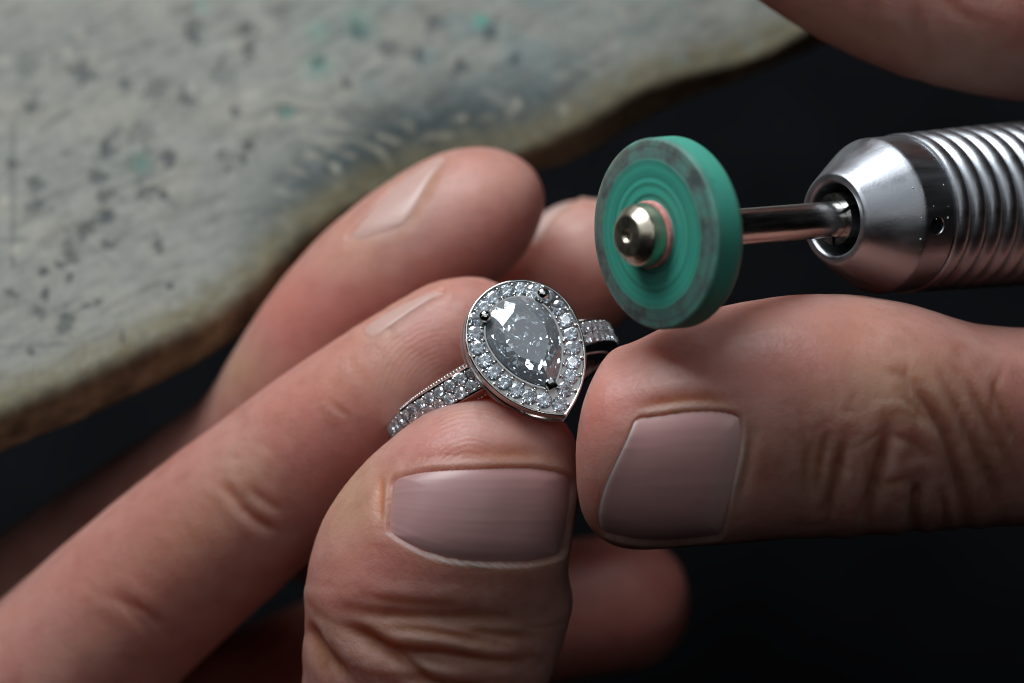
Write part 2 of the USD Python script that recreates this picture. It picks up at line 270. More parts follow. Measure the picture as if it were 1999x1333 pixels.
# ------------------------------------------------------------------ hands
class Digit:
    """A finger as a swept surface. ctrl rows: px, py, d, half width (mm), half thickness (mm); nref: the way its nail faces."""
    def __init__(self, ctrl, nref, cap=1.0, du=0.22, nphi=240, power=2.15, tip_power=2.2, roll=None):
        ctrl = np.asarray(ctrl, float); P = at(ctrl[:, 0], ctrl[:, 1], ctrl[:, 2])
        t = np.r_[0, np.cumsum(np.linalg.norm(np.diff(P, axis=0), axis=1))]
        cs, cr = CubicSpline(t, P), CubicSpline(t, ctrl[:, 3:5])
        L = t[-1]; rt = ctrl[-1, 3] * cap                                     # cap length at the tip
        sb = np.arange(0, L - rt, du); sc = L - rt + rt * np.sin(np.linspace(0, math.pi / 2, int(rt * 1.57 / du) + 2))[:-1]
        s = np.r_[sb, sc]; self.s = s; self.L = L
        C = cs(s); T = unit(cs(s, 1)); R = cr(s)
        q = np.clip((s - (L - rt)) / rt, 0, 1); fac = (1 - q ** tip_power) ** (1 / tip_power)
        R = R * fac[:, None]
        nref = np.asarray(nref, float)
        if nref.ndim == 2: nref = np.stack([np.interp(s / L, np.linspace(0, 1, len(nref)), nref[:, k]) for k in range(3)], 1)
        N = nref - (T * nref).sum(1, keepdims=True) * T; N = unit(N); B = np.cross(T, N)
        phi = np.arange(nphi) * 2 * math.pi / nphi; c, si = np.cos(phi), np.sin(phi)
        ca, sa = np.sign(c) * np.abs(c) ** (2 / power), np.sign(si) * np.abs(si) ** (2 / power)
        V = C[:, None] + B[:, None] * (R[:, 0, None] * ca)[..., None] + N[:, None] * (R[:, 1, None] * sa)[..., None]
        self.nphi = nphi; self.ns = len(s); self.phi = phi; self.tip = cs(L); self.base = C[0]
        self.V = V.reshape(-1, 3); self.S = np.repeat(s, nphi); self.PHI = np.tile(phi, len(s)); self.N = N; self.B = B; self.T = T
        self.normals(); self.V0 = self.V.copy(); self.n0 = self.n.copy(); self.px = topx(self.V)
        self.front = self.n[:, 2] > -0.05
        self.tone = np.zeros((len(self.V), 3)) + np.array([.40, .192, .160])
        self.disp = np.zeros(len(self.V))
    def normals(self):
        g = self.V.reshape(self.ns, self.nphi, 3)
        du = np.gradient(g, axis=0); dv = np.roll(g, -1, 1) - np.roll(g, 1, 1)
        n = np.cross(dv, du); l = np.linalg.norm(n, axis=-1, keepdims=True); n = n / np.maximum(l, 1e-12)
        c = g.mean(1, keepdims=True)
        if ((g - c) * n).sum(-1).mean() < 0: n = -n
        self.n = n.reshape(-1, 3)
    def groove(self, line, width_px, depth, tone=None, ts=.35, fade=True):
        line = smooth_line(line); lo, hi = line.min(0) - 4 * width_px, line.max(0) + 4 * width_px
        k = np.where(self.front & (self.px > lo).all(1) & (self.px < hi).all(1))[0]
        if len(k) == 0: return
        d = poly_dist(self.px[k], line); ends = np.minimum(np.hypot(*(self.px[k] - line[0]).T), np.hypot(*(self.px[k] - line[-1]).T))
        ln = np.linalg.norm(np.diff(line, axis=0), axis=1).sum()
        taper = np.clip(ends / (0.3 * ln), 0.12, 1) if fade else 1.0
        g = np.exp(-(d / width_px) ** 2) * taper
        self.disp[k] -= depth * g
        self.disp[k] += 0.22 * depth * np.exp(-((d - 2.6 * width_px) / (1.5 * width_px)) ** 2) * taper
        if tone is not None: self.tone[k] += (np.asarray(tone) - self.tone[k]) * (ts * g)[:, None]
    def blob(self, x, y, r, amount=0.0, tone=None, ts=.5, ry=None, rot=0.0):
        q = self.px - (x, y); a = math.radians(rot); ry = ry or r
        u, v = q[:, 0] * math.cos(a) + q[:, 1] * math.sin(a), -q[:, 0] * math.sin(a) + q[:, 1] * math.cos(a)
        g = np.exp(-(u / r) ** 2 - (v / ry) ** 2) * self.front
        self.disp += amount * g
        if tone is not None: self.tone += (np.asarray(tone) - self.tone) * (ts * g)[:, None]
    def rough(self, amount=.12, seed=0):
        self.disp += amount * (meshkit.fbm(self.V0 / 2.4, 4, seed) - .5) + amount * 1.2 * (meshkit.fbm(self.V0 / 7.0, 2, seed + 7) - .5)
        v = meshkit.fbm(self.V0 / 3.2, 3, seed + 20) - .5; w = meshkit.fbm(self.V0 / 1.1, 3, seed + 31) - .5
        self.tone *= 1 + v[:, None] * np.array([.14, .50, .55]) + w[:, None] * np.array([.10, .16, .16])
    def nail(self, outline, depth=.34, rim=.30, rim_px=16, lift=.0, thick=.35, tone=(.46, .30, .29), edge=None, lunula=None, corner=14):
        """outline: four smooth sides in picture pixels, going round; the nail's plate is laid over the finger inside it."""
        sides = [smooth_line(x, 30) for x in outline]; poly = np.vstack(sides)
        import shapely
        rr = corner; poly = np.array(shapely.Polygon(poly).buffer(0).buffer(-rr).buffer(rr).exterior.coords)
        lo, hi = poly.min(0) - 60, poly.max(0) + 60
        k = np.where((self.n0[:, 2] > 0.02) & (self.px > lo).all(1) & (self.px < hi).all(1))[0]
        q = self.px[k]; d = poly_dist(q, np.vstack([poly, poly[:1]])); ins = inside_poly(q, poly); sd = np.where(ins, d, -d)
        # plate: a Coons patch in the picture laid onto the finger's own surface
        import warnings
        itp = LinearNDInterpolator(q, np.c_[self.V0[k], self.n0[k]])
        a, b, c, dd = sides; n = 60; U = np.linspace(0, 1, n)
        rs = lambda l: np.stack([np.interp(U, np.linspace(0, 1, len(l)), l[:, j]) for j in range(2)], 1)
        a, b, c, dd = rs(a), rs(b), rs(c)[::-1], rs(dd)[::-1]                # a: first side, c opposite; dd at u=0, b at u=1
        u, v = U[:, None, None], U[None, :, None]
        Q = (1 - v) * a[:, None] + v * c[:, None] + (1 - u) * dd[None] + u * b[None] - ((1 - u) * (1 - v) * a[0] + u * (1 - v) * a[-1] + (1 - u) * v * c[0] + u * v * c[-1])
        R = itp(Q.reshape(-1, 2))
        bad = np.isnan(R[:, 0])
        if bad.any():
            near = cKDTree(q).query(Q.reshape(-1, 2)[bad])[1]; R[bad] = np.c_[self.V0[k], self.n0[k]][near]
        X, nn = R[:, :3], unit(R[:, 3:])
        from scipy.ndimage import gaussian_filter
        X = np.stack([gaussian_filter(X[:, j].reshape(n, n), 1.5, mode='nearest') for j in range(3)], -1).reshape(-1, 3)
        uu, vv = np.repeat(U, n), np.tile(U, n)
        m = np.minimum.reduce([uu, 1 - uu, vv, 1 - vv])
        me = np.minimum.reduce({'u0': [1 - uu, vv, 1 - vv], None: [uu, 1 - uu, vv, 1 - vv]}[edge])
        h = lift + 0.30 * (1 - np.exp(-(me / .09) ** 1.4)) - .32
        if edge is not None:                                                 # the free edge stands clear of the skin
            e = {'u0': uu, 'u1': 1 - uu, 'v0': vv, 'v1': 1 - vv}[edge]; h = h + .10 * np.exp(-(e / .10) ** 2)
        ridge = meshkit.fbm(np.stack([(vv if edge in ('u0', 'u1') else uu) * 22, (uu if edge in ('u0', 'u1') else vv) * 2.0, 0 * uu], -1), 2, 3) - .5
        h = h + .02 * ridge
        outer = X + nn * h[:, None]; inner = outer - nn * thick
        f = grid_faces(n, n); e0 = outer[f[0]]; nv = np.cross(e0[1] - e0[0], e0[2] - e0[0])
        flip = nv @ nn[f[0][0]] < 0
        f1 = f[:, ::-1] if flip else f; f2 = (f if flip else f[:, ::-1]) + n * n
        ring = np.r_[np.arange(n), np.arange(1, n) * n + n - 1, n * n - 2 - np.arange(n - 1), (np.arange(n - 2)[::-1] + 1) * n]
        r2 = np.roll(ring, -1); w1 = np.vstack([np.c_[ring, ring + n * n, r2], np.c_[r2, ring + n * n, r2 + n * n]])
        if not flip: w1 = w1[:, ::-1]
        t = np.zeros((n * n, 3)) + np.array(tone); t *= 1 + .08 * ridge[:, None]
        if edge is not None: t = t + (np.array([.78, .70, .66]) - t) * (.9 * np.exp(-(e / .03) ** 2))[:, None]
        if lunula is not None:
            e2 = {'u0': uu, 'u1': 1 - uu, 'v0': vv, 'v1': 1 - vv}[lunula]; t = t + (np.array([.46, .31, .29]) - t) * (.8 * np.clip(1.3 - e2 / .17, 0, 1))[:, None]
        t = t + (np.array([.40, .21, .165]) - t) * (.75 * np.exp(-(me / .03) ** 2))[:, None]
        self.nails = getattr(self, 'nails', []) + [((np.vstack([outer, inner]), np.vstack([f1, f2, w1])), np.vstack([t, t]))]
        # the bed under the plate sinks, the fold round it rises
        self.disp[k] -= depth * np.clip(sd / 6.0, 0, 1)
        self.disp[k] += rim * np.exp(-((sd + rim_px * .7) / rim_px) ** 2) * (sd < 3)
        g = np.exp(-((sd + 4) / 9.0) ** 2); self.tone[k] += (np.array([.40, .19, .13]) - self.tone[k]) * (.30 * g)[:, None]
    def solid(self):
        self.V = self.V0 + self.n0 * self.disp[:, None]
        n, m = self.ns, self.nphi
        v = np.vstack([self.V, self.base, self.tip]); f = grid_faces(n, m, wrap=True)
        j = np.arange(m); j2 = (j + 1) % m
        f = np.vstack([f, np.c_[np.full(m, n * m), j2, j], np.c_[np.full(m, n * m + 1), (n - 1) * m + j, (n - 1) * m + j2]])
        tm = trimesh.Trimesh(v, f, process=False)
        if tm.volume < 0: f = f[:, ::-1]
        return Manifold(MMesh(v.astype(np.float32), f.astype(np.uint32)))
def ball_hull(balls):
    b = [Manifold.sphere(r, 40).translate(tuple(map(float, c))) for c, r in balls]
    return Manifold.batch_hull(b)

def build_hand(name, label, base, digits, palm, skin):
    solid = palm
    for d in digits: solid = solid + d.solid()
    q = solid.to_mesh(); v, f = q.vert_properties[:, :3].astype(float), q.tri_verts
    src = np.vstack([d.V for d in digits]); tn = np.vstack([d.tone for d in digits])
    tone = tn[cKDTree(src).query(v)[1]]
    path, b = thing(name, label, 'hand', base)
    body = part(path, 'skin', (v, f), skin, b, smooth=True, tone=np.clip(tone, .01, .9))
    for d in digits:
        for nm, t in getattr(d, 'nails', []):
            part(path, 'fingernail', nm, nail_mat, b, smooth=True, tone=t)
    return path

RED, YEL, PALE, DEEP = (.42, .155, .12), (.39, .255, .155), (.49, .31, .26), (.30, .155, .11)

# --- left hand: thumb in front, index, middle and ring finger behind, little finger below
lt = Digit([(700, 1750, -30, 9.0, 9.0), (770, 1500, -17, 9.0, 8.6), (822, 1333, -10, 9.5, 8.8), (850, 1200, -7.5, 10.5, 9.0), (872, 1100, -6, 10.5, 8.6), (914.5, 1000, -4.6, 8.85, 8.2), (959, 915, -4.2, 8.06, 7.4), (1000, 782, -4.8, 8.87, 6.4)], (.336, -.25, .92), cap=1.198, power=2.25, tip_power=2.38, du=.18, nphi=300)
lt.rough(.14, 1)
lt.blob(900, 835, 130, .0, (0.437, 0.252, 0.210), .6, 60); lt.blob(690, 980, 60, .1, YEL, .6, 140); lt.blob(800, 1130, 150, 0, RED, .5, 60); lt.blob(1020, 1150, 90, 0, DEEP, .4)
lt.nail([[(757, 932), (752, 985), (752, 1040)], [(752, 1040), (800, 1070), (860, 1093), (950, 1104), (1040, 1103), (1108, 1085)], [(1108, 1085), (1122, 1000), (1126, 925)], [(1126, 925), (1040, 907), (930, 908), (840, 912), (757, 932)]],
        tone=(.34, .185, .18), edge=None, rim=.03, rim_px=20, corner=26)
lt.groove([(750, 1036), (800, 1068), (860, 1092), (950, 1104), (1050, 1104)], 4.0, -.05, (0.454, 0.353, 0.311), .7)
lt.groove([(765, 905), (850, 893), (950, 888), (1060, 890), (1120, 905)], 14, .22, (.42, .17, .09), .6)
lt.groove([(750, 920), (742, 980), (745, 1030)], 9, .25, (.45, .17, .07), .7)
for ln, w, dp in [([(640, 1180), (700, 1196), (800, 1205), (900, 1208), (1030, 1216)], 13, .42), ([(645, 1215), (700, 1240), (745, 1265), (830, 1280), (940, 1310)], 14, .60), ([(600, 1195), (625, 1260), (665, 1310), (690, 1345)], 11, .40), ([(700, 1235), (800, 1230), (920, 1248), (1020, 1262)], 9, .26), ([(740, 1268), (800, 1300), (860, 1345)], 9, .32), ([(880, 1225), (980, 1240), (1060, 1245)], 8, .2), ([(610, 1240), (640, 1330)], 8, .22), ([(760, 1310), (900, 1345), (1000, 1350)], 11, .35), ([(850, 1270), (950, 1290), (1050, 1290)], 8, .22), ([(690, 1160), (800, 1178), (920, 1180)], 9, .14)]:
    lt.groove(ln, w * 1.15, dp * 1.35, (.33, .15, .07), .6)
lt.blob(720, 1245, 30, -.3, (.34, .15, .06), .6, 14, 25)

li = Digit([(-380, 1790, -36, 9.8, 9.4), (-190, 1610, -33, 9.2, 8.8), (60, 1362, -29, 8.4, 8.1), (290, 1150, -25, 7.8, 7.5), (465, 1000, -21, 7.45, 7.1), (560, 918, -19, 6.9, 6.6), (662, 834, -17, 6.45, 6.2), (772, 752, -15.6, 6.2, 5.8), (872, 676, -15.5, 5.8, 5.2), (1000, 598, -17, 5.1, 4.3)], (-.52, .70, -.10), cap=1.15, power=2.1)
li.rough(.14, 40)
li.blob(780, 700, 110, 0, (0.470, 0.286, 0.210), .6, 70, -35); li.blob(640, 760, 130, 0, (0.437, 0.185, 0.134), .7, 50, -38); li.blob(720, 850, 130, 0, RED, .5, 60, -40); li.blob(350, 1060, 160, 0, (0.454, 0.252, 0.160), .6, 60, -38); li.blob(260, 1180, 160, 0, (0.454, 0.210, 0.151), .6, 70, -38); li.blob(480, 920, 60, 0, (0.437, 0.269, 0.185), .5)
li.nail([[(703, 638), (742, 611), (800, 583), (862, 563)], [(862, 563), (870, 565), (868, 571)], [(868, 571), (815, 599), (770, 630), (737, 653)], [(737, 653), (714, 655), (703, 638)]], tone=(.47, .295, .255), rim=.08, rim_px=14, lift=.02, corner=4)
for ln, w, dp in [([(452, 965), (470, 990), (515, 1025), (560, 1035)], 9, .28), ([(425, 935), (450, 965), (480, 985)], 10, .16), ([(470, 935), (510, 975), (560, 1000)], 9, .14), ([(235, 1165), (280, 1195), (330, 1235)], 10, .16), ([(210, 1150), (260, 1200), (300, 1250)], 10, .12), ([(740, 590), (760, 640), (755, 690)], 6, .05), ([(620, 770), (665, 800), (690, 830)], 5, .06), ([(640, 790), (690, 815)], 4, .06)]:
    li.groove(ln, w, dp, (.40, .20, .13), .4)

lm = Digit([(-440, 1540, -58, 9.0, 9.0), (-210, 1390, -54, 8.6, 8.6), (40, 1232, -50, 8.3, 8.3), (250, 1082, -46, 8.0, 8.0), (408, 966, -41, 7.4, 7.4), (508, 882, -37, 7.0, 7.0), (562, 800, -33, 6.7, 6.7), (606, 717, -30.5, 6.4, 6.4), (656, 637, -29, 6.4, 6.2), (716, 572, -28, 6.6, 6.3), (794, 505, -27.5, 6.8, 6.3), (905, 428, -27, 6.7, 6.0), (1048, 352, -27.5, 6.0, 5.0)], (-.62, .62, .22), cap=1.25, power=2.05)
lm.rough(.14, 80)
lm.blob(560, 590, 60, 0, (0.454, 0.168, 0.134), .7, 90, -50); lm.blob(930, 420, 110, 0, PALE, .5); lm.blob(850, 560, 180, 0, RED, .6, 50, -25); lm.blob(470, 720, 60, 0, YEL, .5); lm.blob(690, 500, 60, 0, (0.470, 0.277, 0.202), .6)
lm.nail([[(668, 470), (730, 395), (800, 335), (868, 296)], [(868, 296), (872, 300), (876, 308)], [(876, 308), (835, 355), (808, 410), (782, 445)], [(782, 445), (720, 462), (668, 470)]], tone=(.47, .295, .255), rim=.05, rim_px=18, lift=.0, corner=6)
lm.groove([(880, 318), (838, 365), (810, 420), (775, 462)], 12, .10, (.42, .17, .09), .6)

lr = Digit([(560, 1010, -62, 7.5, 7.5), (760, 830, -52, 7.0, 7.0), (900, 715, -45, 6.6, 6.6), (1020, 620, -40, 6.3, 6.2), (1110, 545, -37.5, 6.3, 6.0), (1235, 420, -37, 5.8, 5.2)], (-.62, .72, .05), cap=1.1, nphi=200)
lr.rough(.14, 120); lr.blob(1150, 480, 90, 0, PALE, .6); lr.blob(1160, 570, 80, 0, (0.470, 0.185, 0.126), .6, 50)
lr.nail([[(1035, 440), (1060, 408), (1095, 388), (1125, 384)], [(1125, 384), (1130, 388), (1128, 394)], [(1128, 394), (1090, 415), (1065, 445), (1045, 478)], [(1045, 478), (1036, 468), (1035, 440)]], tone=(.50, .34, .30), rim=.2, rim_px=10, lift=.06, corner=4)

ll = Digit([(300, 1500, -60, 7.4, 7.4), (600, 1330, -56, 7, 7), (820, 1250, -53, 6.8, 6.8), (1000, 1208, -51, 6.6, 6.6), (1130, 1188, -50, 6.4, 6.2), (1345, 1170, -49, 5.9, 5.6)], (-.1, .3, .9), cap=1.05, nphi=200)
ll.rough(.12, 160); ll.tone[:] = ll.tone * np.array([.95, .75, .75])

def c3(px, py, d): return at(px, py, d)
palm_l = Manifold.batch_hull([Manifold.sphere(r, 48).translate(tuple(map(float, c3(*c)))) for c, r in [((-380, 1790, -36), 10), ((-440, 1540, -58), 9.4), ((300, 1560, -55), 8), ((690, 1780, -31), 9.5), ((-100, 2000, -40), 14), ((400, 2100, -40), 12), ((560, 1500, -60), 7)]])
LB = W((0, 0, 0))
def on_skin(dg, x, y):
    k = np.where(dg.n0[:, 2] > .1)[0]; k = k[np.hypot(*(dg.px[k] - (x, y)).T).argmin()]; return dg.V0[k], dg.n0[k]
def whorl(dg, x, y, v, off, rad, sc):
    p, n = on_skin(dg, x, y); v = unit(np.array(v) - (np.array(v) @ n) * n); return (W(p + v * off - n * .8) - LB, W(p) - LB, rad, sc)
RIDGE_L = [whorl(lt, 905, 838, (.15, -1, 0), 4.5, .0068, 640.0), whorl(li, 790, 700, (.75, -.65, 0), 5.5, .0054, 700.0)]
skin_l = skin_material('skin_left', RIDGE_L)

for dg, spots in ((lm, [(980, 480, 90), (700, 600, 70), (560, 660, 60)]), (li, [(820, 660, 70), (600, 860, 90), (300, 1150, 120)]), (lt, [(860, 860, 80), (720, 1110, 90)]), (lr, [(1120, 560, 70)])):
    for x_, y_, r_ in spots: dg.blob(x_, y_, r_, 0, (.44, .155, .135), .45)
# --- right hand: thumb braced against the left one, index finger above the handpiece
rt = Digit([(2450, 830, -24, 9.6, 9.4), (2200, 832, -15, 8.2, 8.2), (1999, 832, -9, 7.8, 7.6), (1850, 829, -5.5, 8.3, 7.8), (1720, 815, -3, 9.2, 8.4), (1600, 812, -1.8, 9.6, 8.4), (1500, 819, -1.2, 9.42, 8.2), (1400, 838.2, -1.0, 9.13, 8.0), (1300, 862.7, -1.2, 8.32, 7.6), (1146, 872, -2.6, 8.69, 6.8)], (-.12, -.42, .90), cap=.513, power=2.25, tip_power=2.77, du=.18, nphi=280)
rt.rough(.13, 200)
rt.blob(1200, 800, 70, 0, (.44, .155, .135), .45); rt.blob(1560, 690, 90, 0, (.44, .155, .135), .4)
rt.blob(1450, 650, 180, 0, (0.437, 0.227, 0.185), .6, 60, -10); rt.blob(1480, 730, 90, 0, RED, .5, 45); rt.blob(1750, 760, 140, 0, YEL, .55, 90); rt.blob(1560, 900, 60, 0, DEEP, .35, 130); rt.blob(1180, 780, 60, 0, RED, .4)
rt.nail([[(1238, 812), (1300, 803), (1380, 797), (1448, 808)], [(1448, 808), (1452, 860), (1440, 930), (1425, 1000), (1412, 1056)], [(1412, 1056), (1330, 1066), (1250, 1066), (1172, 1044)], [(1172, 1044), (1167, 1000), (1198, 905), (1238, 812)]],
        tone=(.42, .225, .22), edge='u0', lunula='u1', rim=.0, rim_px=20, corner=22)
rt.groove([(1225, 800), (1290, 786), (1360, 780), (1440, 792)], 12, .26, (.44, .16, .07), .7)
rt.groove([(1462, 815), (1464, 870), (1450, 940), (1432, 1010)], 9, .24, (.34, .17, .11), .5)
rt.groove([(1456, 825), (1450, 880), (1438, 940), (1424, 995)], 13, -.04, (.46, .32, .28), .5)
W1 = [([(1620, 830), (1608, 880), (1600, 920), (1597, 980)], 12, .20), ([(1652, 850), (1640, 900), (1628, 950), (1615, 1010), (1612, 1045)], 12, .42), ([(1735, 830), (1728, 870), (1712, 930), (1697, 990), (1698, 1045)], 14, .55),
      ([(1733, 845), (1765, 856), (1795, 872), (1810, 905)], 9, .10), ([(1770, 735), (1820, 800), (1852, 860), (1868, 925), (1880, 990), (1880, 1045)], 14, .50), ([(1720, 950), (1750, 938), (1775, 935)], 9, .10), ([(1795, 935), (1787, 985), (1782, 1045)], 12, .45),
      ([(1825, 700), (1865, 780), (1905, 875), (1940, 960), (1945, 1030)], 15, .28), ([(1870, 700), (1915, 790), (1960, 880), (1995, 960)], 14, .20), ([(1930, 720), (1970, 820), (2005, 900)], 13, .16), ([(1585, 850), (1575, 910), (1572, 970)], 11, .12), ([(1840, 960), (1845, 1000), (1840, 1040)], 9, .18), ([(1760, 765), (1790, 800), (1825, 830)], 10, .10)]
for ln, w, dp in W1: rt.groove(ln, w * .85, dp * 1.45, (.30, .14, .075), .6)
r2 = np.random.default_rng(3)
for k in range(40):                                                          # the net of fine lines over the knuckle
    x, y = r2.uniform(1560, 1990), r2.uniform(700, 1040); L_ = r2.uniform(25, 80); a = r2.normal(1.45, .28) if r2.random() < .7 else r2.normal(.15, .4)
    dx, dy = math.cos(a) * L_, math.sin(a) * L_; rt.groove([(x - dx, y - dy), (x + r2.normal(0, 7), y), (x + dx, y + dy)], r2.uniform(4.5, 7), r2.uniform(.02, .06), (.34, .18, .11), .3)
for k in range(22):
    x, y = r2.uniform(600, 1080), r2.uniform(1150, 1333); L_ = r2.uniform(30, 90); a = r2.normal(.12, .22) if r2.random() < .75 else r2.normal(1.3, .3)
    dx, dy = math.cos(a) * L_, math.sin(a) * L_; lt.groove([(x - dx, y - dy), (x + dx * .1, y + r2.normal(0, 6)), (x + dx, y + dy)], r2.uniform(5, 8), r2.uniform(.02, .05), (.34, .18, .11), .2)
for k in range(60):
    x, y = r2.uniform(150, 780), 0; y = 1230 - (x - 150) * .82 + r2.uniform(-90, 130); L_ = r2.uniform(20, 60); a = r2.normal(.95, .35)
    dx, dy = math.cos(a) * L_, math.sin(a) * L_; li.groove([(x - dx, y - dy), (x, y + r2.normal(0, 5)), (x + dx, y + dy)], r2.uniform(6, 9), r2.uniform(.008, .025), (.40, .22, .16), .15)
rt.blob(1680, 640, 60, -.35, (0.420, 0.202, 0.134), .4, 60, 50)

ri = Digit([(2700, 0, -42, 14, 9), (2350, -50, -30, 14, 9), (2120, -78, -25, 13.8, 8.8), (1960, -90, -22, 13.4, 8.6), (1800, -128, -21, 13.0, 8.4), (1650, -200, -20.5, 12.4, 8.2), (1500, -315, -20, 11.6, 8.0), (1380, -460, -21, 10.6, 7.6), (1290, -640, -23, 9.2, 7.0)], (.20, .60, .77), cap=1.0, nphi=240, power=2.5)
ri.rough(.15, 240); ri.blob(1640, 40, 120, 0, (0.437, 0.227, 0.151), .5, 60, 25); ri.blob(1900, 120, 120, 0, (0.420, 0.252, 0.168), .5, 60, 10)
for ln, w, dp in [([(1790, -10), (1800, 60), (1805, 130)], 16, .2), ([(1830, -20), (1870, 20), (1935, 60)], 14, .2), ([(1700, -30), (1720, 40), (1735, 110)], 16, .1)]: ri.groove(ln, w, dp, (.42, .2, .12), .35)
palm_r = Manifold.batch_hull([Manifold.sphere(r, 48).translate(tuple(map(float, c3(*c)))) for c, r in [((2450, 830, -24), 9.8), ((2700, 60, -40), 10.4), ((2900, 900, -40), 16), ((3000, 300, -50), 14)]])
skin_r = skin_material('skin_right', [])
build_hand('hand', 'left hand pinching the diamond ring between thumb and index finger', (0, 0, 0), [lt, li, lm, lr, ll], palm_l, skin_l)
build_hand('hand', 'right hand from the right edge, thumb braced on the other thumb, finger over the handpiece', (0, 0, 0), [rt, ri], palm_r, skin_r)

# ------------------------------------------------------------------ the ring
Hn = unit(np.array([.15, .25, .956]))
HA = at(1025, 685, 0.0)
E1 = np.array([.916, .401, 0]); E1[2] = -(E1 @ Hn) / Hn[2]; E1 = unit(E1); AX = np.cross(E1, Hn)
RO = 9.9
RC = HA - (RO + 1.9) * Hn
pc = on_plane(np.array(1021.0), np.array(656.0), HA, Hn); ptip = on_plane(np.array(1106.0), np.array(812.0), HA, Hn)
PX = unit(ptip - pc); PY = np.cross(Hn, PX); LT = float(np.linalg.norm(ptip - pc))
def head(p):                                                                 # plane coordinates (along the pear, across, height) to the measuring frame
    p = np.asarray(p, float); return pc + p[..., 0:1] * PX + p[..., 1:2] * PY + p[..., 2:3] * Hn
def pear(R, L, n=96, x0=0.0, back=1.0):
    rho = (L * L + R * R) / (2 * R); amax = math.asin(min(1, L / rho))
    k = n // 3
    up = np.stack([rho * np.sin(np.linspace(amax, 0, k, endpoint=False)), rho * np.cos(np.linspace(amax, 0, k, endpoint=False)) - (rho - R)], 1)
    th = np.linspace(math.pi / 2, 3 * math.pi / 2, n - 2 * k, endpoint=False); rd = np.stack([R * back * np.cos(th), R * np.sin(th)], 1)
    dn = up[::-1] * (1, -1); dn = np.vstack([[[0, -R]], dn[:-1]])
    return np.vstack([up, rd, dn]) + (x0, 0)
def outline_at(poly, ang, c=(0, 0)):
    q = poly - c; a = np.arctan2(q[:, 1], q[:, 0]); r = np.hypot(*q.T); o = np.argsort(a)
    return np.interp(ang, np.r_[a[o] - 2 * math.pi, a[o], a[o] + 2 * math.pi], np.tile(r[o], 3))
def lathe_cut(outline_fn, rings, culet):
    """a brilliant: the hull of rings (count, radius, height, phase) over an outline radius function."""
    pts = []
    for n, r, z, ph in rings:
        a = (np.arange(n) + ph) * 2 * math.pi / n; R = outline_fn(a)
        pts.append(np.stack([R * r * np.cos(a), R * r * np.sin(a), np.full(n, z)], 1))
    pts = np.vstack(pts + [np.array([[0, 0, culet]])])
    h = trimesh.convex.convex_hull(pts); return np.array(h.vertices), np.array(h.faces)
def facet_split(m): return trimesh.Trimesh(m[0], m[1], process=False)

RS, LS, SX = 2.78, 5.0, -0.34                                              # the centre stone
out_h, out_s = pear(4.62, LT, 120), pear(RS, LS, 120, SX)
cs_h = CrossSection([out_h]); cs_s = CrossSection([out_s])
def ext(cs, z0, z1): return Manifold.extrude(cs, z1 - z0).translate((0, 0, z0))
J = manifold3d.JoinType
bezel_out = cs_s.offset(.17, J.Miter, 2.5, 32); bezel_in = cs_s.offset(.04, J.Miter, 2.5, 32); seat_in = cs_s.offset(-.55, J.Miter, 2.5, 32)
halo = ext(cs_h - seat_in, -.85, -.20)
rim = ext(cs_h - cs_h.offset(-.22, J.Miter, 2.5, 32), -.25, .06)
rimline = np.array(cs_h.offset(-.13, J.Miter, 2.5, 32).to_polygons()[0])
def loop_tube(pts2, z, r, rz, n=10):
    P = np.c_[pts2, np.full(len(pts2), z)]; T = unit(np.roll(P, -1, 0) - np.roll(P, 1, 0)); S = np.cross(T, [0, 0, 1.0]); a = np.arange(n) * 2 * math.pi / n
    v = P[:, None] + S[:, None] * (r * np.cos(a))[None, :, None] + np.array([0, 0, 1.0]) * (rz * np.sin(a))[None, :, None]
    m = len(P); i, j = np.meshgrid(np.arange(m), np.arange(n), indexing='ij'); i2, j2 = (i + 1) % m, (j + 1) % n
    q = np.stack([i * n + j, i * n + j2, i2 * n + j2, i2 * n + j], -1).reshape(-1, 4); f = np.vstack([q[:, [0, 1, 2]], q[:, [0, 2, 3]]]); v = v.reshape(-1, 3)
    if trimesh.Trimesh(v, f, process=False).volume < 0: f = f[:, ::-1]
    return v, f
halo = halo + ext(cs_h - cs_h.offset(-.22, J.Miter, 2.5, 32), -.25, -.04)
bez = ext(bezel_out - bezel_in, -.80, .12)
# stones of the halo sit midway between the rim and the bezel
ang = np.linspace(-math.pi, math.pi, 2000); cen = (0.3, 0)
ro_, ri_ = outline_at(np.array(cs_h.offset(-.22, J.Miter, 2.5, 32).to_polygons()[0]), ang, cen), outline_at(np.array(bezel_out.to_polygons()[0]), ang, cen)
rm = (ro_ + ri_) / 2; mid = np.stack([cen[0] + rm * np.cos(ang), rm * np.sin(ang)], 1)
cum = np.r_[0, np.cumsum(np.linalg.norm(np.diff(mid, axis=0), axis=1))]; hw = (ro_ - ri_) / 2; NS = int(round(cum[-1] / 1.20)) // 2 * 2 + 1
sp = (np.arange(NS) + 0.5) / NS * cum[-1] + cum[-1] * 0
cent = np.stack([np.interp(sp, cum, mid[:, k]) for k in range(2)], 1)
cent[NS // 2, 0] += .20
beadp = (np.arange(NS)) / NS * cum[-1]
def cutter(r, x, y, top=.4, depth=.75): return Manifold.cylinder(depth, r * .25, r * 1.02, 16).translate((x, y, -.16 - depth)) + Manifold.cylinder(top, r * 1.02, r * 1.02, 16).translate((x, y, -.17))
srad = np.clip(np.interp(sp, cum, hw) * 1.05, .52, .64)
for (x, y), r in zip(cent, srad): halo = halo - cutter(r * .98, x, y, .05, .55)
